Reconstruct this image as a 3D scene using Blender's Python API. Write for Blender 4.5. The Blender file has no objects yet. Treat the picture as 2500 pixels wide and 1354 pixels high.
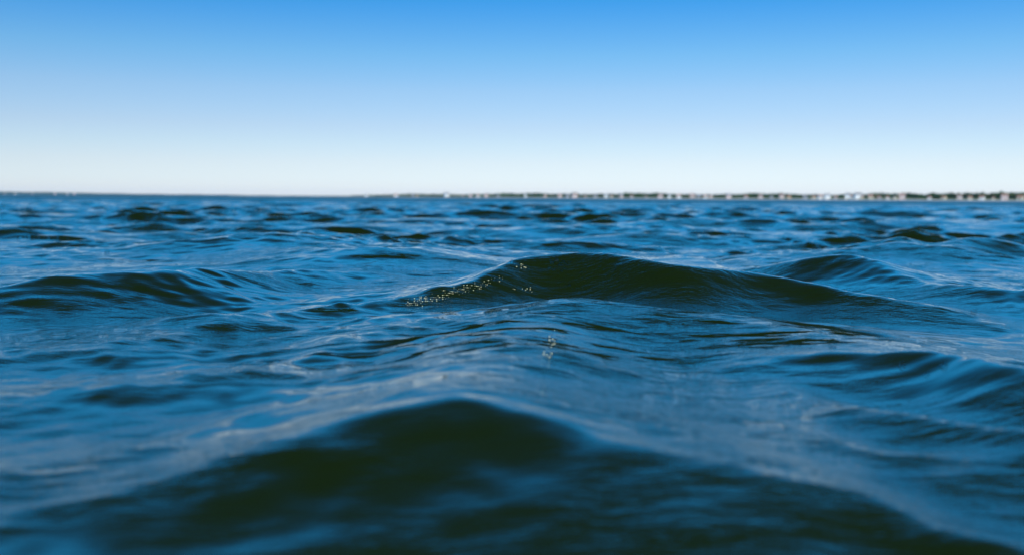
import bpy, bmesh, math, random
import numpy as np
R = math.radians
random.seed(11)
sc = bpy.context.scene
COL = sc.collection

# ------------------------------------------------------------------ camera
CAM_Z = 0.25
PITCH, ROLL = 4.56, 0.34
cd = bpy.data.cameras.new('camera')
cam = bpy.data.objects.new('camera', cd); COL.objects.link(cam); sc.camera = cam
cd.lens = 35; cd.sensor_width = 36
cd.clip_start = 0.02; cd.clip_end = 30000
cd.dof.use_dof = True; cd.dof.focus_distance = 2.05; cd.dof.aperture_fstop = 4.0
cam.location = (0, 0, CAM_Z)
from mathutils import Matrix, Vector
RM = Matrix.Rotation(R(90 - PITCH), 3, 'X') @ Matrix.Rotation(R(ROLL), 3, 'Z')
cam.rotation_euler = RM.to_euler()

# ------------------------------------------------------------------ sky and sun
SUN_EL, SUN_AZ = 50, 165         # clockwise from straight ahead (+Y): high, behind the right shoulder
w = bpy.data.worlds.new("World"); sc.world = w; w.use_nodes = True
nt = w.node_tree; N = nt.nodes; L = nt.links
sky = N.new("ShaderNodeTexSky"); sky.sky_type = 'NISHITA'; sky.sun_disc = False
sky.sun_elevation = R(SUN_EL); sky.sun_rotation = R(-SUN_AZ)
sky.air_density = 1; sky.dust_density = .15; sky.ozone_density = 1
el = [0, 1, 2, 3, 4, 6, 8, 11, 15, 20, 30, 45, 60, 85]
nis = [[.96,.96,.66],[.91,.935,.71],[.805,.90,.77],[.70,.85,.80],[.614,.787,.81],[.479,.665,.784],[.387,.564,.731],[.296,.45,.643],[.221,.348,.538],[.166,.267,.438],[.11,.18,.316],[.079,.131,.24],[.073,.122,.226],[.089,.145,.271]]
TARGET = [[.82,.97,1.06],[.78,.94,1.03],[.69,.86,1.0],[.57,.79,.98],[.48,.70,.95],[.325,.59,.92],[.18,.49,.88],[.05,.335,.82],[.045,.60,1.34],[.030,.72,1.62],[.010,.40,1.04],[.002,.07,.22],[.001,.03,.10],[.001,.02,.06]]  # sky just above the frame has brightness added to lift the water's reflections
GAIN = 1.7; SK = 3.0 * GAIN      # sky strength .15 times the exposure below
geo = N.new("ShaderNodeTexCoord"); sep = N.new("ShaderNodeSeparateXYZ"); L.new(geo.outputs['Generated'], sep.inputs[0])
asn = N.new("ShaderNodeMath"); asn.operation = 'ARCSINE'; L.new(sep.outputs[2], asn.inputs[0])
mr = N.new("ShaderNodeMath"); mr.operation = 'MULTIPLY'; mr.inputs[1].default_value = 1 / R(90); L.new(asn.outputs[0], mr.inputs[0])
mx = N.new("ShaderNodeMath"); mx.operation = 'MAXIMUM'; mx.inputs[1].default_value = 0; L.new(mr.outputs[0], mx.inputs[0])
sq = N.new("ShaderNodeMath"); sq.operation = 'SQRT'; L.new(mx.outputs[0], sq.inputs[0])   # more room for the low sky
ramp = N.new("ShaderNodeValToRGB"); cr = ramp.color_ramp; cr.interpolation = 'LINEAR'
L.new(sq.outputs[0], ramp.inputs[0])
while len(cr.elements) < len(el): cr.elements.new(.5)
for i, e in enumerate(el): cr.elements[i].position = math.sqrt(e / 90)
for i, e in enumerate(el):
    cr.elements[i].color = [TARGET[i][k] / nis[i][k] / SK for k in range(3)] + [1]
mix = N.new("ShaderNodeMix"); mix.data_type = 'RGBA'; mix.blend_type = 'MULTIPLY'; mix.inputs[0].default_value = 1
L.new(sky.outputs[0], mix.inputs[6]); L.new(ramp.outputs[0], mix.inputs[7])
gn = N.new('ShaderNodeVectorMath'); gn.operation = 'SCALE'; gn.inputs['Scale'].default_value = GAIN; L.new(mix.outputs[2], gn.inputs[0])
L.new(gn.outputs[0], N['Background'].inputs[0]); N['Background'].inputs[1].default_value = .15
sd = bpy.data.lights.new('sun', 'SUN'); sd.energy = 2.6; sd.angle = R(.5); sd.color = (1, .95, .88)
so = bpy.data.objects.new('sun', sd); COL.objects.link(so)
so.rotation_euler = Vector((-math.cos(R(SUN_EL)) * math.sin(R(SUN_AZ)), -math.cos(R(SUN_EL)) * math.cos(R(SUN_AZ)), -math.sin(R(SUN_EL)))).to_track_quat('-Z', 'Y').to_euler()
so.location = (0, 30, 60)

sc.view_settings.view_transform = 'Standard'; sc.view_settings.look = 'None'
sc.view_settings.exposure = 1.0; sc.view_settings.gamma = 1
sc.cycles.use_denoising = True
sc.cycles.max_bounces = 8; sc.cycles.caustics_reflective = False; sc.cycles.caustics_refractive = False
sc.cycles.sample_clamp_indirect = 4

# ------------------------------------------------------------------ helpers
def mat(name, color, rough=.8, spec=.3):
    m = bpy.data.materials.new(name); m.use_nodes = True
    b = m.node_tree.nodes['Principled BSDF']
    b.inputs['Base Color'].default_value = (*color, 1); b.inputs['Roughness'].default_value = rough
    b.inputs['Specular IOR Level'].default_value = spec
    return m

def noisy(name, c1, c2, scale, rough=.9, spec=.2):
    m = mat(name, c1, rough, spec); n = m.node_tree.nodes; l = m.node_tree.links
    t = n.new('ShaderNodeTexCoord'); x = n.new('ShaderNodeTexNoise'); x.inputs['Scale'].default_value = scale
    x.inputs['Detail'].default_value = 5
    r = n.new('ShaderNodeValToRGB'); r.color_ramp.elements[0].position = .35; r.color_ramp.elements[1].position = .65
    r.color_ramp.elements[0].color = (*c1, 1); r.color_ramp.elements[1].color = (*c2, 1)
    l.new(t.outputs['Object'], x.inputs['Vector']); l.new(x.outputs[0], r.inputs[0])
    l.new(r.outputs[0], n['Principled BSDF'].inputs['Base Color'])
    return m

def tag(o, label=None, cat=None, group=None, kind=None):
    if label: o['label'] = label
    if cat: o['category'] = cat
    if group: o['group'] = group
    if kind: o['kind'] = kind
    return o

def mesh_np(name, verts, faces, material=None, smooth=False, parent=None):
    verts = np.asarray(verts, np.float32).reshape(-1, 3); faces = np.asarray(faces, np.int32)
    me = bpy.data.meshes.new(name); k = faces.shape[1]
    me.vertices.add(len(verts)); me.vertices.foreach_set('co', verts.ravel())
    me.loops.add(faces.size); me.loops.foreach_set('vertex_index', faces.ravel())
    me.polygons.add(len(faces)); me.polygons.foreach_set('loop_start', np.arange(0, faces.size, k, dtype=np.int32))
    me.polygons.foreach_set('loop_total', np.full(len(faces), k, np.int32))
    me.update(calc_edges=True)
    if smooth: me.polygons.foreach_set('use_smooth', np.ones(len(faces), bool))
    o = bpy.data.objects.new(name, me); COL.objects.link(o)
    if material: me.materials.append(material)
    if parent: o.parent = parent
    return o

def obj(name, bm, material, parent=None, smooth=False):
    me = bpy.data.meshes.new(name); bm.normal_update(); bm.to_mesh(me); bm.free()
    if smooth:
        for p in me.polygons: p.use_smooth = True
    me.materials.append(material)
    o = bpy.data.objects.new(name, me); COL.objects.link(o)
    if parent: o.parent = parent
    return o

def box(bm, x0, x1, y0, y1, z0, z1):
    v = [bm.verts.new((x, y, z)) for z in (z0, z1) for y in (y0, y1) for x in (x0, x1)]
    for f in ((0,2,3,1),(4,5,7,6),(0,1,5,4),(2,6,7,3),(0,4,6,2),(1,3,7,5)): bm.faces.new([v[i] for i in f])

def empty(name, loc, rz=0, s=1):
    o = bpy.data.objects.new(name, None); COL.objects.link(o); o.location = loc; o.rotation_euler = (0, 0, rz)
    o.scale = (s, s, s); o.empty_display_size = .1
    return o

def copy_tree(o, parent=None):
    c = o.copy(); COL.objects.link(c); c.parent = parent
    for ch in list(o.children): copy_tree(ch, c)
    return c

# world position of a crest whose height is known, measured off the photograph once
FPX = 2500 * 35 / 36
def P(px, py, z):
    d = RM @ Vector(((px - 1250) / FPX, -(py - 677) / FPX, -1))
    t = (z - CAM_Z) / d.z
    return (d.x * t, d.y * t)

# ------------------------------------------------------------------ the water surface
rng = np.random.default_rng(5)
def comps(n, l0, l1, rms, spread, cross=0, main=-90, p=1.0):
    lam = np.exp(rng.uniform(math.log(l0), math.log(l1), n))
    a = lam ** p * rng.uniform(.5, 1.5, n); a *= rms / math.sqrt((a * a).sum() / 2)
    th = np.radians(main + cross * np.where(rng.random(n) < .5, -1, 1) + rng.normal(0, spread, n))
    k = 2 * np.pi / lam
    return [(k[i] * math.cos(th[i]), k[i] * math.sin(th[i]), a[i], rng.uniform(0, 2 * np.pi), lam[i]) for i in range(n)]

BANDS = [
    # comps, inner radius, outer radius, choppiness, damping close to the camera
    (comps(40, 2.2, 6.0, .018, 20), 0, 4000, .9, .14),
    (comps(70, .8, 2.2, .020, 24), 0, 4000, .9, .14),
    (comps(100, .28, .8, .0178, 20, 16), 0, 400, .9, .11),
    (comps(120, .1, .28, .0046, 22, 26), 0, 60, .8, .38),
    (comps(100, .035, .1, .0010, 22, 26), 0, 8, .3, .9),
]

# individual crests: points (pixel of the crest, its height), front width, back width
CRESTS = [
    # main crest in the middle of the picture
    ([(740,800,.012),(900,760,.030),(1060,722,.055),(1150,692,.077),(1230,655,.104),(1300,628,.121),(1390,622,.130),(1470,606,.143),(1560,633,.123),(1640,652,.110),
      (1760,658,.104),(1860,664,.098),(1960,688,.081),(2080,715,.062),(2240,760,.03)], .125, .28, 1.0),
    # second swell right under it, on its front face
    ([(1000,830,.025),(1120,785,.042),(1240,765,.053),(1380,752,.062),(1520,758,.062),(1700,768,.060),(1900,800,.050),(2100,860,.03)], .20, .34, .97),
    # left crest
    ([(-420,800,.010),(-150,735,.036),(60,688,.069),(180,656,.094),(270,644,.102),(360,656,.090),(520,656,.076),(700,658,.060),(860,672,.035)], .145, .30, .9),
    # right crest
    ([(1760,672,.03),(1840,650,.056),(1930,627,.088),(2040,609,.112),(2110,628,.095),(2200,668,.064),(2330,690,.054),(2500,698,.055),(2750,720,.04),(3000,750,.02)], .15, .34, .9),
    # ridge on the right, lower
    ([(1980,930,.015),(2120,890,.04),(2230,868,.056),(2350,872,.062),(2520,900,.066),(2750,930,.05),(3000,980,.02)], .10, .16, .9),
    # near mound in front of the camera
    ([(100,1290,.012),(340,1225,.024),(600,1150,.038),(820,1072,.055),(1000,1012,.070),(1150,966,.088),(1270,990,.082),(1370,1056,.064),(1450,1130,.047),(1520,1220,.02)], .15, .18, .98),
    ([(1165,960,.062),(1215,890,.057),(1290,812,.056),(1380,756,.056)], .12, .12, .96),
    # long ridges leading to the left
    ([(-300,1010,.02),(60,930,.04),(380,905,.045),(640,860,.05),(860,812,.045),(1000,770,.03)], .13, .20, .1),
    ([(-200,1150,.02),(120,1110,.035),(420,1065,.038),(660,1010,.035),(900,950,.03),(1080,900,.02)], .10, .14, .2),
    ([(-300,900,.02),(0,850,.035),(280,820,.04),(520,780,.045),(720,745,.045),(880,715,.03)], .14, .25, .1),
    ([(300,790,.015),(440,778,.035),(560,772,.04),(680,790,.02)], .12, .14, .8),
    # ridges on the right going down towards the camera
    ([(1500,960,.02),(1700,985,.035),(1900,1030,.04),(2150,1080,.042),(2450,1120,.035)], .09, .16, .3),
    ([(1700,1160,.015),(1950,1200,.03),(2200,1260,.035),(2500,1340,.03)], .07, .07, .7),
    ([(1950,985,.02),(2100,1000,.04),(2300,1010,.05),(2500,1060,.045)], .08, .10, .7),
    # small humps behind
    ([(640,612,.05),(790,604,.08),(960,600,.09),(1060,612,.065)], .3, .4, .8),
    ([(640,588,.05),(700,572,.10),(770,580,.05)], .25, .3, .8),
    ([(2180,600,.05),(2290,583,.10),(2400,600,.05)], .25, .3, .7),
]

def spline(pts, n=90):
    pts = np.array(pts, float); t = np.linspace(0, len(pts) - 1, n); out = []
    for u in t:
        i = min(int(u), len(pts) - 2); f = u - i
        p0 = pts[max(i - 1, 0)]; p1 = pts[i]; p2 = pts[i + 1]; p3 = pts[min(i + 2, len(pts) - 1)]
        out.append(.5 * ((2*p1) + (-p0+p2)*f + (2*p0-5*p1+4*p2-p3)*f*f + (-p0+3*p1-3*p2+p3)*f**3))
    return np.array(out)

def crest_field(X, Y):
    H = np.zeros_like(X)
    for pts, wf, wb, sh in CRESTS:
        q = spline([(*P(px, py, z), z) for px, py, z in pts])
        m = (X > q[:,0].min() - 1.6) & (X < q[:,0].max() + 1.6) & (Y > q[:,1].min() - 1.6) & (Y < q[:,1].max() + 1.6)
        idx = np.nonzero(m)[0]
        if not len(idx): continue
        x = X[idx]; y = Y[idx]
        # a soft minimum over the crest's points keeps its flanks free of seams
        u2 = np.zeros_like(x); v2 = np.zeros_like(x); uu = np.zeros_like(x); ws = np.zeros_like(x); hs = np.zeros_like(x); ds = np.zeros_like(x)
        best = np.full_like(x, 1e9); bu = np.zeros_like(x)
        for j in range(len(q)):
            d2 = (x - q[j,0]) ** 2 + (y - q[j,1]) ** 2
            bu = np.where(d2 < best, j / (len(q) - 1), bu); best = np.minimum(best, d2)
        nrm = np.zeros((len(q), 2)); tg = np.gradient(q[:, :2], axis=0); tg /= np.linalg.norm(tg, axis=1)[:, None]
        nrm[:,0] = tg[:,1]; nrm[:,1] = -tg[:,0]           # towards the camera for a left-to-right crest
        s = (9e-3 if sh < .97 else 1.6e-2) + .42 * best
        for j in range(len(q)):
            d2 = (x - q[j,0]) ** 2 + (y - q[j,1]) ** 2
            ww = np.exp(-(d2 - best) / s)
            w2 = np.exp(-(d2 - best) / .012); u2 += w2 * (j / (len(q) - 1)); v2 += w2
            uu += ww * (j / (len(q) - 1)); ws += ww; hs += ww * q[j,2]; ds += ww * ((x - q[j,0]) * nrm[j,0] + (y - q[j,1]) * nrm[j,1])
        hs /= ws; ds /= ws
        dist = np.sqrt(best)
        front = ds > 0
        off = np.sqrt(np.maximum(best - ds * ds, 0))      # beyond the crest's ends
        if sh == 1.0: wf = wf * np.interp(uu / ws, [0, .42, .55, .75, 1], [.5, .85, .9, .85, .8])
        off = off * np.clip((np.abs(u2 / v2 - .5) - .33) / .12, 0, 1)
        wl = np.where(front, wf, wb)
        e = np.where(front, .22 * wf, .035 * wb) if sh != .97 else np.where(front, .4 * wf, .14 * wb)
        if sh == .96: e = .9 * wl                      # a rounded spine
        g = np.exp(-(np.sqrt(ds * ds + e * e) - e) / wl) * np.exp(-(off / .16) ** 2)
        # a shallow trough ahead of the face
        if sh != .96: g -= .16 * np.exp(-((ds - 2.3 * wf) / (1.1 * wf)) ** 2) * np.exp(-(off / .2) ** 2)
        h = hs * g * (0.55 + .45 * sh)
        a = H[idx]; w_ = .375 * np.sqrt((a - h) ** 2 + (.5 * np.minimum(np.abs(a), np.abs(h))) ** 2)
        H[idx] = .625 * (a + h) + w_          # a rounded maximum of the two
    return H

def water():
    r = [.03]
    while r[-1] < 7500:
        q = r[-1]
        r.append(q + (max(.0065, .016 * (1.2 - q)) if q < 4 else max(.0065, (q - 4) * .0056 + .0065)))
    r = np.array(r)
    a = np.concatenate([np.linspace(-180, -100, 40, endpoint=False), np.linspace(-100, -42, 110, endpoint=False),
                        np.linspace(-42, 42, 940, endpoint=False), np.linspace(42, 100, 110, endpoint=False), np.linspace(100, 180, 40, endpoint=False)])
    nr, na = len(r), len(a)
    dr = np.gradient(r)
    RR = np.repeat(r, na).astype(np.float32); AA = np.tile(np.radians(a), nr).astype(np.float32); DR = np.repeat(dr, na).astype(np.float32)
    X = RR * np.sin(AA); Y = RR * np.cos(AA)
    # gentle domain warp so that no train of waves stays straight
    WX = X + .10 * np.sin(1.7 * Y + .6 * X) + .05 * np.sin(4.1 * X + 1.3); WY = Y + .09 * np.sin(1.9 * X + 1) + .04 * np.sin(3.7 * Y + 2.2 * X)
    near = np.clip((RR - 2.6) / 3.2, 0, 1); near = near * near * (3 - 2 * near)
    Z = crest_field(X, Y)
    print('rows', nr, 'verts', nr * na)
    # ripples come in patches
    patch = .75 + .5 * np.sin(1.3 * WX + 2.1 * np.sin(.8 * WY)) * np.sin(1.1 * WY + .7 + 1.4 * np.sin(1.1 * WX))
    DX = np.zeros_like(X); DY = np.zeros_like(X)
    for b, (cs, r0, r1, chop, damp) in enumerate(BANDS):
        m = RR < r1; i0 = np.count_nonzero(r < r1) * na
        x = WX[:i0]; y = WY[:i0]; f = damp + (1 - damp) * near[:i0]
        if b >= 1: f = f * np.clip((RR[:i0] - .45) / .9, .65, 1)
        if b >= 2: f = f * patch[:i0]
        for kx, ky, am, ph, lam in cs:
            lod = np.clip((lam / dr[:i0 // na] - 1.7) / 1.6, 0, 1); n = np.count_nonzero(lod > 0)
            if not n: continue
            j = n * na; lo = np.repeat(lod[:n], na).astype(np.float32) * f[:j]
            th = kx * x[:j] + ky * y[:j] + ph
            Z[:j] += lo * am * np.cos(th)
            if chop:
                k = math.hypot(kx, ky); s = lo * am * chop * np.sin(th)
                DX[:j] -= s * kx / k; DY[:j] -= s * ky / k
    far = np.clip((RR - 2500) / 2500, 0, 1)
    Z = Z * (1 - far)
    X = X + DX; Y = Y + DY
    V = np.stack([X, Y, Z], 1)
    i = np.arange(nr - 1)[:, None] * na; j = np.arange(na)[None, :]; j2 = (j + 1) % na
    F = np.stack([i + j, i + j2, i + na + j2, i + na + j], 2).reshape(-1, 4)[:, ::-1]
    global WV; WV = V[RR < 9].copy()
    V = np.vstack([V, [[0, 0, V[:na, 2].mean()]]])
    o = mesh_np('water', V, F, water_mat(), smooth=True)
    return tag(o, 'choppy dark blue green sea with smooth rounded waves reaching to the horizon', 'water', kind='structure')

def water_mat():
    m = bpy.data.materials.new('sea_water'); m.use_nodes = True
    n = m.node_tree.nodes; l = m.node_tree.links
    b = n['Principled BSDF']
    b.inputs['Base Color'].default_value = (.0048, .0100, .0010, 1)
    b.inputs['IOR'].default_value = 1.45
    g = n.new('ShaderNodeNewGeometry')
    def noise(sx, sy, rot, det, rough, dist):
        mp = n.new('ShaderNodeMapping'); mp.inputs['Scale'].default_value = (sx, sy, (sx + sy) * .3); mp.inputs['Rotation'].default_value = (0, 0, R(rot))
        l.new(g.outputs['Position'], mp.inputs[0])
        x = n.new('ShaderNodeTexNoise'); x.inputs['Scale'].default_value = 1; x.inputs['Detail'].default_value = det
        x.inputs['Roughness'].default_value = rough; x.inputs['Distortion'].default_value = dist
        l.new(mp.outputs[0], x.inputs['Vector']); return x
    def bump(h, s, d, prev=None):
        k = n.new('ShaderNodeBump'); k.inputs['Strength'].default_value = s; k.inputs['Distance'].default_value = d
        l.new(h, k.inputs['Height'])
        if prev: l.new(prev.outputs[0], k.inputs['Normal'])
        return k
    def math_(op, x, y=None):
        k = n.new('ShaderNodeMath'); k.operation = op
        for q, v in enumerate((x, y)):
            if v is None: continue
            if isinstance(v, (int, float)): k.inputs[q].default_value = v
            else: l.new(v, k.inputs[q])
        return k.outputs[0]
    def band(x, lo, hi):
        k = n.new('ShaderNodeMapRange'); k.interpolation_type = 'SMOOTHSTEP'
        k.inputs['From Min'].default_value = lo; k.inputs['From Max'].default_value = hi; l.new(x, k.inputs['Value']); return k.outputs[0]
    pat = math_('ADD', math_('MULTIPLY', band(noise(1.6, 3.6, -18, 3, .5, .2).outputs[0], .38, .62), .85), .15)
    a = noise(10, 32, 20, 5, .6, .25); b1 = bump(math_('MULTIPLY', a.outputs[0], pat), 1, .0050)
    a2 = noise(12, 38, -26, 5, .6, .25); b1 = bump(math_('MULTIPLY', a2.outputs[0], pat), 1, .0038, b1)
    c = noise(40, 95, -8, 4, .6, .4); b2 = bump(math_('MULTIPLY', c.outputs[0], pat), 1, .0014, b1)
    # torn little facets leaning away from the wind, in patches
    def spot(x, y, rad):
        k = n.new('ShaderNodeVectorMath'); k.operation = 'DISTANCE'; l.new(g.outputs['Position'], k.inputs[0]); k.inputs[1].default_value = (x, y, .03)
        q = n.new('ShaderNodeMapRange'); q.interpolation_type = 'SMOOTHSTEP'; q.inputs['From Min'].default_value = rad; q.inputs['From Max'].default_value = rad * .3
        l.new(k.outputs['Value'], q.inputs['Value']); return q.outputs[0]
    mask = math_('MAXIMUM', math_('MULTIPLY', band(noise(1.3, 2.2, 20, 2, .5, 0).outputs[0], .58, .70), .8), math_('MAXIMUM', spot(.03, 1.40, .28), spot(.42, 1.58, .26)))
    d = noise(5, 24, 8, 5, .6, .9); st = math_('MULTIPLY', band(d.outputs[0], .53, .555), mask)
    b3 = bump(st, 1, .0015, b2)
    tl = n.new('ShaderNodeVectorMath'); tl.operation = 'SCALE'; tl.inputs[0].default_value = (.08, -.75, 0); l.new(st, tl.inputs['Scale'])
    # beyond the reach of the mesh: waves smaller than its cells, as slopes fixed in the world
    sx = n.new('ShaderNodeSeparateXYZ'); 
    ln = n.new('ShaderNodeVectorMath'); ln.operation = 'LENGTH'; l.new(g.outputs['Position'], ln.inputs[0])
    fr = band(ln.outputs['Value'], 6, 90)
    rg = n.new('ShaderNodeMapRange'); rg.inputs['To Min'].default_value = .012; rg.inputs['To Max'].default_value = .38
    l.new(band(ln.outputs['Value'], 6, 80), rg.inputs['Value']); l.new(rg.outputs[0], b.inputs['Roughness'])
    f1 = noise(.9, 2.2, 0, 4, .7, 0)
    v1 = n.new('ShaderNodeVectorMath'); v1.operation = 'SUBTRACT'; l.new(f1.outputs['Color'], v1.inputs[0]); v1.inputs[1].default_value = (.5, .5, .5)
    v2 = n.new('ShaderNodeVectorMath'); v2.operation = 'MULTIPLY'; l.new(v1.outputs[0], v2.inputs[0]); v2.inputs[1].default_value = (.9, 1.9, 0)
    v3 = n.new('ShaderNodeVectorMath'); v3.operation = 'SCALE'; l.new(v2.outputs[0], v3.inputs[0]); l.new(fr, v3.inputs['Scale'])
    v4 = n.new('ShaderNodeVectorMath'); v4.operation = 'ADD'; l.new(v3.outputs[0], v4.inputs[0]); l.new(tl.outputs[0], v4.inputs[1])
    v6 = n.new('ShaderNodeVectorMath'); v6.operation = 'ADD'; l.new(v4.outputs[0], v6.inputs[0]); l.new(b3.outputs[0], v6.inputs[1])
    v5 = n.new('ShaderNodeVectorMath'); v5.operation = 'NORMALIZE'; l.new(v6.outputs[0], v5.inputs[0])
    l.new(v5.outputs[0], b.inputs['Normal'])
    return m

water()

# ------------------------------------------------------------------ far shore
def at(px, D, z=0.0):
    """ground position seen in the direction of column px of the photograph, D metres ahead"""
    return Vector(((px - 1250) / FPX * D, D, z))

def lerp_tab(x, tab):
    return float(np.interp(x, [t[0] for t in tab], [t[1] for t in tab]))
DIST = [(560, 3600), (850, 2500), (1100, 1850), (1400, 1400), (1700, 1180), (2000, 1020), (2300, 880), (2500, 800), (2900, 700), (3300, 640)]
def dist(px): return lerp_tab(px, DIST)

soil = noisy('shore_grass', (.05, .085, .035), (.10, .125, .055), .05)
sand = noisy('sand', (.34, .31, .25), (.42, .39, .33), .3)
leafm = [noisy('leaves_dark', (.016, .050, .018), (.035, .080, .030), 1.2), noisy('leaves_mid', (.028, .070, .022), (.055, .105, .035), 1.2),
         noisy('leaves_light', (.06, .09, .025), (.10, .13, .04), 1.2)]
bark = noisy('bark', (.07, .055, .04), (.13, .10, .075), 4)

def strip(name, rows, material):
    V = []; n = len(rows[0])
    for row in rows: V += [tuple(p) for p in row]
    F = [(i*n+j, i*n+j+1, (i+1)*n+j+1, (i+1)*n+j) for i in range(len(rows) - 1) for j in range(n - 1)]
    return mesh_np(name, V, np.array(F), material, smooth=True)

pxs = np.linspace(560, 3300, 220)
ground_h = lambda off: float(np.interp(off, [0, 5, 14, 60, 160, 400, 900], [-.6, .25, .9, 1.5, 2.2, 3.0, 3.5]))
tag(strip('beach', [[at(p, dist(p) + o + 1.5 * math.sin(p * .09), h) for p in pxs] for o, h in ((-14, -.8), (0, .05), (6, .5), (11, .75), (15, .5))], sand), 'pale strip of sand along the foot of the far shore', 'beach', kind='structure')
tag(strip('shore', [[at(p, dist(p) + o, ground_h(o) + .25 * math.sin(p * .031 + o)) for p in pxs] for o in (4, 12, 30, 60, 110, 160, 260, 400, 900)], soil), 'low green coast stretching along the horizon', 'shore', kind='structure')

# distant low hills on the left
hp = np.linspace(-900, 900, 120)
def hill_h(p):
    return .75 * float(np.interp(p, [-900, -300, 0, 150, 200, 300, 420, 560, 700, 900], [22, 20, 21, 20.5, 16, 13, 11, 9, 7, 3]))
rows = []
for o, k in ((0, -.05), (60, .25), (250, .7), (500, 1), (900, .9), (1500, .2)):
    rows.append([at(p, 4800 + o, hill_h(p) * k + (.7 * math.sin(p * .07) + .5 * math.sin(p * .023 + 2)) * (k > .3)) for p in hp])
tag(strip('hills', rows, noisy('hill_wood', (.018, .042, .026), (.032, .062, .040), .01)), 'far wooded hills low on the horizon at the left', 'hills', kind='structure')

def leaf_cloud(n, rx, ry, rz, cz, size, seed):
    g = np.random.default_rng(seed); V = []; F = []
    lob = g.normal(0, .45, (9, 3)); lob[:, 2] = g.uniform(-.6, .7, 9)
    for i in range(n):
        c = lob[g.integers(9)] + g.normal(0, .26, 3)
        q = np.linalg.norm(c)
        if q > 1.05: c *= 1.05 / q
        c = c * (rx, ry, rz) + (0, 0, cz)
        u = g.normal(0, 1, 3); u /= np.linalg.norm(u); v = np.cross(u, g.normal(0, 1, 3)); v /= np.linalg.norm(v)
        s = size * g.uniform(.6, 1.4); k = len(V)
        V += [c - s*u - .6*s*v, c + s*u - .5*s*v, c + .8*s*u + .7*s*v, c - .7*s*u + .6*s*v]; F.append((k, k+1, k+2, k+3))
    return V, F

def trunk_mesh(h, r):
    bm = bmesh.new(); rings = []
    for i, (z, q, x) in enumerate(((0, 1.4, 0), (.12, 1, 0), (.5, .75, .05), (1, .35, .12))):
        rings.append([bm.verts.new((r*q*math.cos(t) + x*h*.3, r*q*math.sin(t), z*h)) for t in np.linspace(0, 2*math.pi, 7)[:-1]])
    for a, b in zip(rings, rings[1:]):
        for k in range(6): bm.faces.new((a[k], a[(k+1) % 6], b[(k+1) % 6], b[k]))
    for t, z in ((.4, .5), (2.4, .6), (4.3, .55)):       # limbs
        p = Vector((.0, 0, z*h)); e = p + Vector((math.cos(t)*h*.32, math.sin(t)*h*.32, h*.32)); s = r*.35
        a = [bm.verts.new(p + Vector(d) * s) for d in ((1,0,0), (-.5,.8,0), (-.5,-.8,0))]; b = [bm.verts.new(e + Vector(d)*s*.4) for d in ((1,0,0), (-.5,.8,0), (-.5,-.8,0))]
        for k in range(3): bm.faces.new((a[k], a[(k+1) % 3], b[(k+1) % 3], b[k]))
    return bm

TREE_KINDS = [('round dark green broadleaf tree on the far shore', 0, 3.2, 2.7, 4.6), ('mid green bushy tree on the far shore', 1, 3.6, 2.4, 3.8), ('pale green loose tree on the far shore', 2, 2.6, 2.3, 3.9), ('tall narrow dark tree on the far shore', 0, 1.7, 3.4, 4.7)]
tree_protos = []
def make_tree(k):
    lab, mi, rx, rz, cz = TREE_KINDS[k]
    t = empty('tree', (0, 0, 0)); tag(t, lab, 'tree', ['dark broadleaf trees along the far shore', 'bushy trees along the far shore', 'pale loose trees along the far shore', 'narrow trees along the far shore'][k])
    obj('trunk', trunk_mesh(cz, .28), bark, t)
    V, F = leaf_cloud(420, rx, rx, rz, cz, .42, 40 + k)
    mesh_np('crown', V, F, leafm[mi], parent=t)
    return t
rt = random.Random(4); count = [0] * 4
px = 880; n_tree = 0
while px < 2760 and n_tree < 270:
    D = dist(px); k = rt.choices(range(4), (5, 4, 2, 1.2))[0]
    if len(tree_protos) <= k or True:
        while len(tree_protos) < 4: tree_protos.append(None)
    if tree_protos[k] is None: t = tree_protos[k] = make_tree(k)
    else: t = copy_tree(tree_protos[k])
    off = rt.uniform(30, 110); s = rt.uniform(.65, 1.0) * lerp_tab(px, [(880, .35), (1000, .8), (1400, .85), (2000, .68), (2150, .7), (2330, 1.05), (2420, .95), (2700, 1.1)])
    if 2190 < px < 2260: s *= .7
    q = at(px + rt.uniform(-2, 2), D + off); q.x = (px - 1250) / FPX * (D + off); q.z = ground_h(off) - .2
    t.location = q; t.rotation_euler = (0, 0, rt.uniform(0, 6.28)); t.scale = (s * rt.uniform(1.1, 1.5), s * 1.2, s * 1.0)
    px += rt.uniform(4.2, 9.2); n_tree += 1
print('trees', n_tree)

# the wood behind the houses, one mass
V = []; F = []; g = np.random.default_rng(9)
for p in np.arange(860, 2800, 1.15):
    D = dist(p) + g.uniform(115, 240)
    for _ in range(7):
        c = at(p + g.uniform(-1, 1), D, 0) + Vector((0, g.uniform(-8, 8), ground_h(150) + g.uniform(0, 1) ** .7 * (3.5 + 1.1 * math.sin(p * .021) + .6 * math.sin(p * .083)) * lerp_tab(p, [(860, .1), (1040, 1.15), (1500, 1.05), (2000, .85), (2300, 1), (2800, 1.2)])))
        u = g.normal(0, 1, 3); u /= np.linalg.norm(u); v = np.cross(u, g.normal(0, 1, 3)); v /= np.linalg.norm(v); s = g.uniform(.9, 1.9)
        c = np.array(c); k = len(V); V += [c - s*u - s*v, c + s*u - s*v, c + s*u + s*v, c - s*u + s*v]; F.append((k, k+1, k+2, k+3))
tag(mesh_np('woodland', V, F, leafm[0]), 'continuous dark green wood behind the houses of the far shore', 'woodland', kind='stuff')

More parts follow.
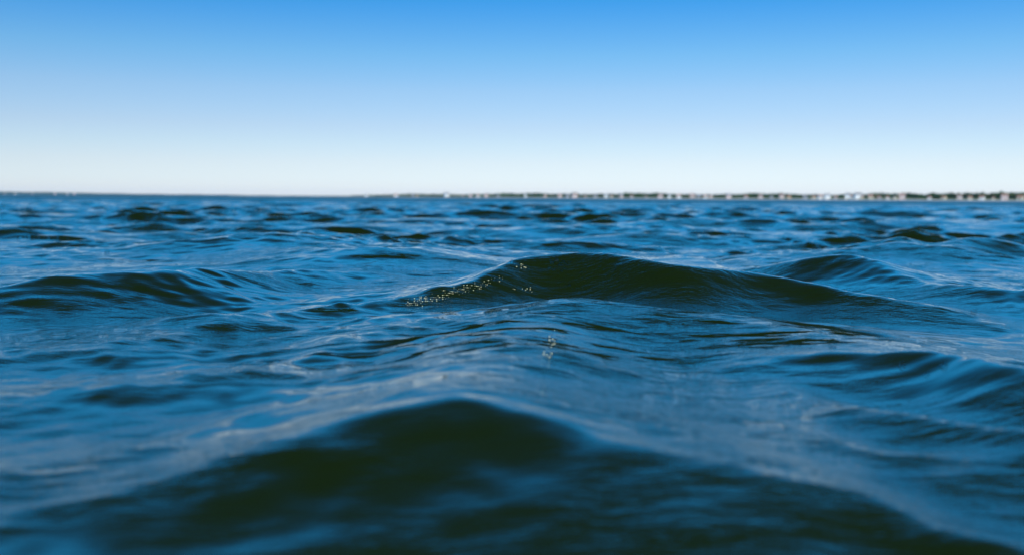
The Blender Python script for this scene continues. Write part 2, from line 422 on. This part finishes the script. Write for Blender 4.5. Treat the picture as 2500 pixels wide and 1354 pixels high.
# houses
wallm = {'white': noisy('white_render', (.82, .82, .79), (.90, .89, .86), .8), 'cream': noisy('cream_render', (.62, .54, .40), (.70, .62, .47), .8),
         'grey': noisy('grey_render', (.34, .35, .37), (.42, .43, .45), .8), 'pink': noisy('pink_render', (.58, .44, .40), (.66, .51, .47), .8),
         'ochre': noisy('ochre_render', (.60, .40, .20), (.68, .47, .25), .8)}
roofm = {'red': noisy('red_tiles', (.26, .14, .10), (.34, .19, .14), 1.5), 'grey': noisy('slate', (.10, .11, .13), (.17, .18, .20), 1.5), 'brown': noisy('brown_tiles', (.14, .08, .05), (.21, .13, .09), 1.5)}
glass = mat('window_glass', (.03, .04, .05), .08, .6); frame_m = mat('window_frame', (.75, .75, .73), .5); door_m = mat('door_paint', (.12, .09, .07), .5); brick = noisy('chimney_brick', (.25, .13, .09), (.33, .19, .14), 6)

def make_house(wc, rc, W, Dp, H, RH, nwin):
    t = empty('house', (0, 0, 0))
    bm = bmesh.new(); box(bm, -W/2, W/2, -Dp/2, Dp/2, -.6, H)
    for s in (-1, 1):
        a, b, c = bm.verts.new((s*W/2, -Dp/2, H)), bm.verts.new((s*W/2, Dp/2, H)), bm.verts.new((s*W/2, 0, H + RH)); bm.faces.new((a, b, c))
    obj('wall', bm, wallm[wc], t)
    bm = bmesh.new(); e = .45; th = .18; sl = RH / (Dp/2)
    for s in (-1, 1):
        pts = [(-W/2-e, s*(Dp/2+e), H - e*sl + .02), (W/2+e, s*(Dp/2+e), H - e*sl + .02), (W/2+e, 0, H+RH+.02), (-W/2-e, 0, H+RH+.02)]
        lo = [bm.verts.new(p) for p in pts]; hi = [bm.verts.new((p[0], p[1], p[2]+th)) for p in pts]
        bm.faces.new(lo); bm.faces.new(hi[::-1])
        for i in range(4): bm.faces.new((lo[i], lo[(i+1) % 4], hi[(i+1) % 4], hi[i]))
    bmesh.ops.recalc_face_normals(bm, faces=bm.faces[:])
    rf = obj('roof', bm, roofm[rc], t)
    bm = bmesh.new(); box(bm, W*.22, W*.22+.7, -.35, .35, H+RH*.5, H+RH+.9); obj('chimney', bm, brick, rf)
    floors = 2 if H > 4 else 1
    for f in range(floors):
        for i in range(nwin):
            x = -W/2 + W*(i+.5)/nwin; z = 1.0 + f*2.6
            if f == 0 and i == nwin // 2:
                bm = bmesh.new(); box(bm, x-.5, x+.5, -Dp/2-.05, -Dp/2+.02, 0, 2.1); d = obj('door', bm, door_m, t)
                bm = bmesh.new(); box(bm, x+.3, x+.4, -Dp/2-.1, -Dp/2-.05, .95, 1.1); obj('handle', bm, frame_m, d); continue
            bm = bmesh.new(); box(bm, x-.5, x+.5, -Dp/2-.03, -Dp/2+.02, z, z+1.2); wn = obj('window', bm, glass, t)
            bm = bmesh.new()
            for (a, b, c, d2) in ((-.6,.6,-.1,0), (-.6,.6,1.2,1.3), (-.6,-.5,0,1.2), (.5,.6,0,1.2)): box(bm, x+a, x+b, -Dp/2-.06, -Dp/2+.01, z+c, z+d2)
            obj('frame', bm, frame_m, wn)
    return t

HOUSES = [ # column of the photo, wall, roof, scale
    (895,'white','grey',.8),(967,'white','red',1.15),(1008,'grey','grey',.9),(1018,'cream','red',.8),(1090,'white','grey',1.0),(1130,'grey','red',.8),(1148,'pink','red',.9),(1166,'white','red',1.25),(1186,'pink','brown',1.1),
    (1215,'grey','grey',.9),(1282,'white','grey',.9),(1330,'pink','red',.8),(1365,'pink','red',1.0),(1384,'grey','grey',.9),(1401,'pink','brown',1.1),(1428,'grey','red',.9),(1452,'grey','grey',.95),(1478,'white','grey',1.15),(1490,'cream','red',1.1),
    (1515,'pink','grey',1.0),(1540,'grey','red',1.0),(1575,'grey','brown',1.0),(1610,'pink','red',.95),(1632,'white','grey',1.0),(1655,'white','red',1.1),(1688,'pink','red',1.0),(1703,'grey','grey',1.0),(1720,'white','red',1.1),(1733,'pink','brown',1.0),
    (1776,'pink','grey',1.0),(1818,'grey','red',.9),(1854,'pink','red',1.05),(1880,'grey','grey',1.0),(1905,'pink','red',.9),(1922,'ochre','red',1.2),(1962,'grey','grey',1.0),(1984,'cream','red',1.0),(1999,'white','red',1.25),(2016,'white','grey',1.0),
    (2036,'grey','red',.9),(2066,'white','grey',1.3),(2078,'white','red',1.1),(2090,'white','grey',1.2),(2100,'cream','brown',1.0),(2121,'cream','red',1.2),(2142,'grey','red',.9),(2163,'white','red',1.1),(2180,'cream','grey',1.0),(2198,'pink','red',1.1),
    (2265,'white','red',.9),(2300,'cream','red',1.15),(2338,'pink','brown',.9),(2363,'cream','red',1.1),(2392,'white','red',1.1),(2420,'cream','brown',.9),(2447,'pink','red',1.1),(2486,'cream','red',1.1),(2540,'white','grey',1.1),(2600,'cream','red',1)]
ORD = 'first second third fourth fifth sixth seventh eighth ninth tenth eleventh twelfth thirteenth fourteenth'.split()
protos = {}; seen = {}; rh = random.Random(2)
for hx, wc, rc, s in reversed(HOUSES):
    if hx > 2500: continue
    if (wc, rc) not in protos:
        k = len(protos) % 3
        t = protos[(wc, rc)] = make_house(wc, rc, (7.5, 9, 6.5)[k], 6, (2.9, 5.1, 3.0)[k] if wc != 'grey' else 2.9, (1.5, 1.1, 1.9)[k], (3, 4, 3)[k])
    else: t = copy_tree(protos[(wc, rc)])
    D = dist(hx) + rh.uniform(15, 21); q = at(hx, D); q.z = 1.0
    q.x = (hx - 1250) / FPX * D
    k = lerp_tab(hx, [(880, 1.25), (1300, 1.05), (1700, .8), (2500, .66)])
    t.location = q; t.scale = (s*k*.72*(j1 := rh.uniform(.6, 1.15)), s*k, s*k*1.0*(.35 + .65*j1)); t.rotation_euler = (0, 0, rh.uniform(-.35, .35) - math.atan2(q.x, q.y))
    i = seen.get((wc, rc), 0); seen[(wc, rc)] = i + 1
    rn = {'red': 'red tiled', 'grey': 'slate grey', 'brown': 'brown tiled'}[rc]
    tag(t, f'{wc} house with {rn} roof on the far shore, {ORD[i]} such from the right', 'house', 'houses along the far shore')
for i, (hx, wc) in enumerate([(40,'white'),(82,'grey'),(137,'pink'),(167,'white'),(184,'pink'),(15,'grey')]):
    t = copy_tree(protos[(wc, 'red')]); t.location = at(hx, 4830, 2.2); t.scale = (1.1, 1.2, 1.3); t.rotation_euler = (0, 0, 0)
    tag(t, ['white house at the left foot of the distant hills', 'grey house between two paler ones under the distant hills', 'pink house beside the brightest white house under the distant hills', 'brightest white house where the distant hills slope down', 'last pink house before the distant hills run out into water', 'grey house at the far left end of the distant hills'][i], 'house', 'houses under the distant hills')

# ------------------------------------------------------------------ air
bm = bmesh.new(); box(bm, -7700, 7700, -7700, 7700, -1.6, 45)
hz = bpy.data.materials.new('haze_air'); hz.use_nodes = True; hn = hz.node_tree.nodes; hn.remove(hn['Principled BSDF'])
pv = hn.new('ShaderNodeVolumePrincipled'); pv.inputs['Color'].default_value = (.50, .74, 1, 1); pv.inputs['Density'].default_value = .00003
hz.node_tree.links.new(pv.outputs[0], hn['Material Output'].inputs['Volume'])
tag(obj('haze', bm, hz), 'thin pale blue haze over the far water', 'haze', kind='stuff')

# ------------------------------------------------------------------ bubbles and painted glints
_R = np.array(RM)
_c = (WV - np.array([0, 0, CAM_Z])) @ _R
_ok = (_c[:, 2] < -.3); _c = _c[_ok]; _w = WV[_ok]
SX = 1250 + FPX * _c[:, 0] / -_c[:, 2]; SY = 677 - FPX * _c[:, 1] / -_c[:, 2]; SD = -_c[:, 2]
def on_water(px, py):
    d = (SX - px) ** 2 + ((SY - py) * 1.0) ** 2
    i = np.nonzero(d < 14 ** 2)[0]
    if not len(i): i = np.argsort(d)[:4]
    n = SD[i].min(); i = i[SD[i] < n + .12]; j = i[np.argmin(d[i])]
    return Vector(_w[j])

film = bpy.data.materials.new('bubble_film'); film.use_nodes = True
n = film.node_tree.nodes; l = film.node_tree.links; n.remove(n['Principled BSDF'])
tr = n.new('ShaderNodeBsdfTransparent'); gl = n.new('ShaderNodeBsdfGlossy'); gl.inputs['Roughness'].default_value = .04; fz = n.new('ShaderNodeFresnel'); fz.inputs[0].default_value = 1.18
mx = n.new('ShaderNodeMixShader'); l.new(fz.outputs[0], mx.inputs[0]); l.new(tr.outputs[0], mx.inputs[1]); l.new(gl.outputs[0], mx.inputs[2]); l.new(mx.outputs[0], n['Material Output'].inputs[0])
glint_paint = mat('glint_paint', (.92, .84, .50), .35, .5)  # pale specks stand in for glints on the water, their sparkle is plain colour

def dome_bm(r, h=1.0):
    bm = bmesh.new(); rings = []
    for a in np.linspace(0, 80, 7):
        rings.append([bm.verts.new((r*math.cos(R(a))*math.cos(t), r*math.cos(R(a))*math.sin(t), r*h*math.sin(R(a)))) for t in np.linspace(0, 2*math.pi, 17)[:-1]])
    for a, b in zip(rings, rings[1:]):
        for k in range(16): bm.faces.new((a[k], a[(k+1) % 16], b[(k+1) % 16], b[k]))
    bm.faces.new(rings[-1]); return bm
def ring_bm(r, t):
    bm = bmesh.new(); G = []
    for i in range(16):
        a = i * math.pi / 8
        G.append([bm.verts.new(((r + t*math.cos(b))*math.cos(a), (r + t*math.cos(b))*math.sin(a), t*math.sin(b))) for b in (0, 1.57, 3.14, 4.71)])
    for i in range(16):
        for k in range(4): bm.faces.new((G[i][k], G[(i+1) % 16][k], G[(i+1) % 16][(k+1) % 4], G[i][(k+1) % 4]))
    return bm
bub = empty('bubble', (0, 0, 0)); obj('film', dome_bm(.01), film, bub, True); obj('rim', ring_bm(.01, .0009), film, bub, True)
first = [bub]
def put_bubble(px, py, r, label, group=None):
    t = first.pop() if first else copy_tree(bub)
    t.location = on_water(px, py) + Vector((0, 0, .0006)); t.scale = (r / .016,) * 3
    tag(t, label, 'bubble', group)
rb = random.Random(8)
for (px, py, r) in [(1340,652,.0055),(1349,646,.0075),(1358,640,.0085),(1366,650,.007),(1374,642,.008),(1382,648,.006),(1363,634,.006),(1352,657,.005),(1378,655,.0055),(1345,639,.005),(1388,640,.0055),(1370,660,.004)]:
    put_bubble(px, py, r, 'clear bubble in the cluster just under the main wave peak', 'bubbles clustered under the main crest')
for (px, py, r, lab) in [(2032,845,.008,'lone clear bubble floating in the blue trough right of the centre'),(2380,757,.009,'clear bubble on the slope behind the right ridge'),
        (2200,888,.006,'clear bubble on the face of the low right ridge, leftmost there'),(2300,889,.007,'clear bubble on the face of the low right ridge, rightmost there'),(2260,913,.005,'clear bubble low under the two on the right ridge'),
        (1208,685,.007,'bubble at the left end of the main crest above the painted glints'),(868,815,.005,'small bubble on the rippled water left of the main wave'),
        (1731,622,.010,'dark ringed bubble on the pale water behind the main wave'),(1602,616,.008,'bubble on the pale water just behind the main peak'),(1249,638,.006,'small bubble at the shoulder of the main peak'),
        (193,652,.009,'bubble on the bright back of the left wave'),(260,607,.012,'bubble on the blue water beyond the left wave'),(1388,698,.006,'small bubble on the dark face under the main peak')]:
    put_bubble(px, py, r, lab)

def glint_bm(r, seed):
    g = np.random.default_rng(seed); bm = bmesh.new()
    bmesh.ops.create_icosphere(bm, subdivisions=2, radius=r)
    for v in bm.verts: v.co *= g.uniform(.75, 1.25); v.co.z *= .5
    return bm
fl = obj('painted_glint', glint_bm(.001, 3), glint_paint, None, True); ff = [fl]
def put_glint(px, py, r, label, group):
    t = ff.pop() if ff else fl.copy()
    if t is not fl: COL.objects.link(t)
    t.location = on_water(px, py) + Vector((0, 0, .0003)); t.scale = (r / .001,) * 3; t.rotation_euler = (0, 0, rb.uniform(0, 6))
    tag(t, label, 'foam fleck', group)
for i in range(190):
    u = rb.random() ** .85; px = 1225 - 230 * u + rb.gauss(0, 4); py = 680 + 64 * u + rb.gauss(0, 5)
    put_glint(px, py, rb.choice((.0004,.0004,.0006,.0010)), 'tiny painted glint on the left flank of the main crest', 'painted glints on the left flank')
for i in range(10):
    put_glint(1285 + rb.gauss(0, 13), 706 + rb.gauss(0, 4), rb.uniform(.0006, .0013), 'tiny painted glint on the dark face under the peak', 'painted glints under the peak')
for i in range(7):
    put_glint(1272 + rb.gauss(0, 6), 652 + rb.gauss(0, 3), rb.uniform(.0007, .0014), 'tiny painted glint left of the bubble cluster', 'painted glints beside the bubbles')
for i in range(14):
    u = rb.random(); put_glint(1352 - 18 * u + rb.gauss(0, 6), 826 + 42 * u + rb.gauss(0, 3), rb.uniform(.0005, .0013), 'tiny painted glint on the torn dark water in the middle', 'painted glints in the middle')
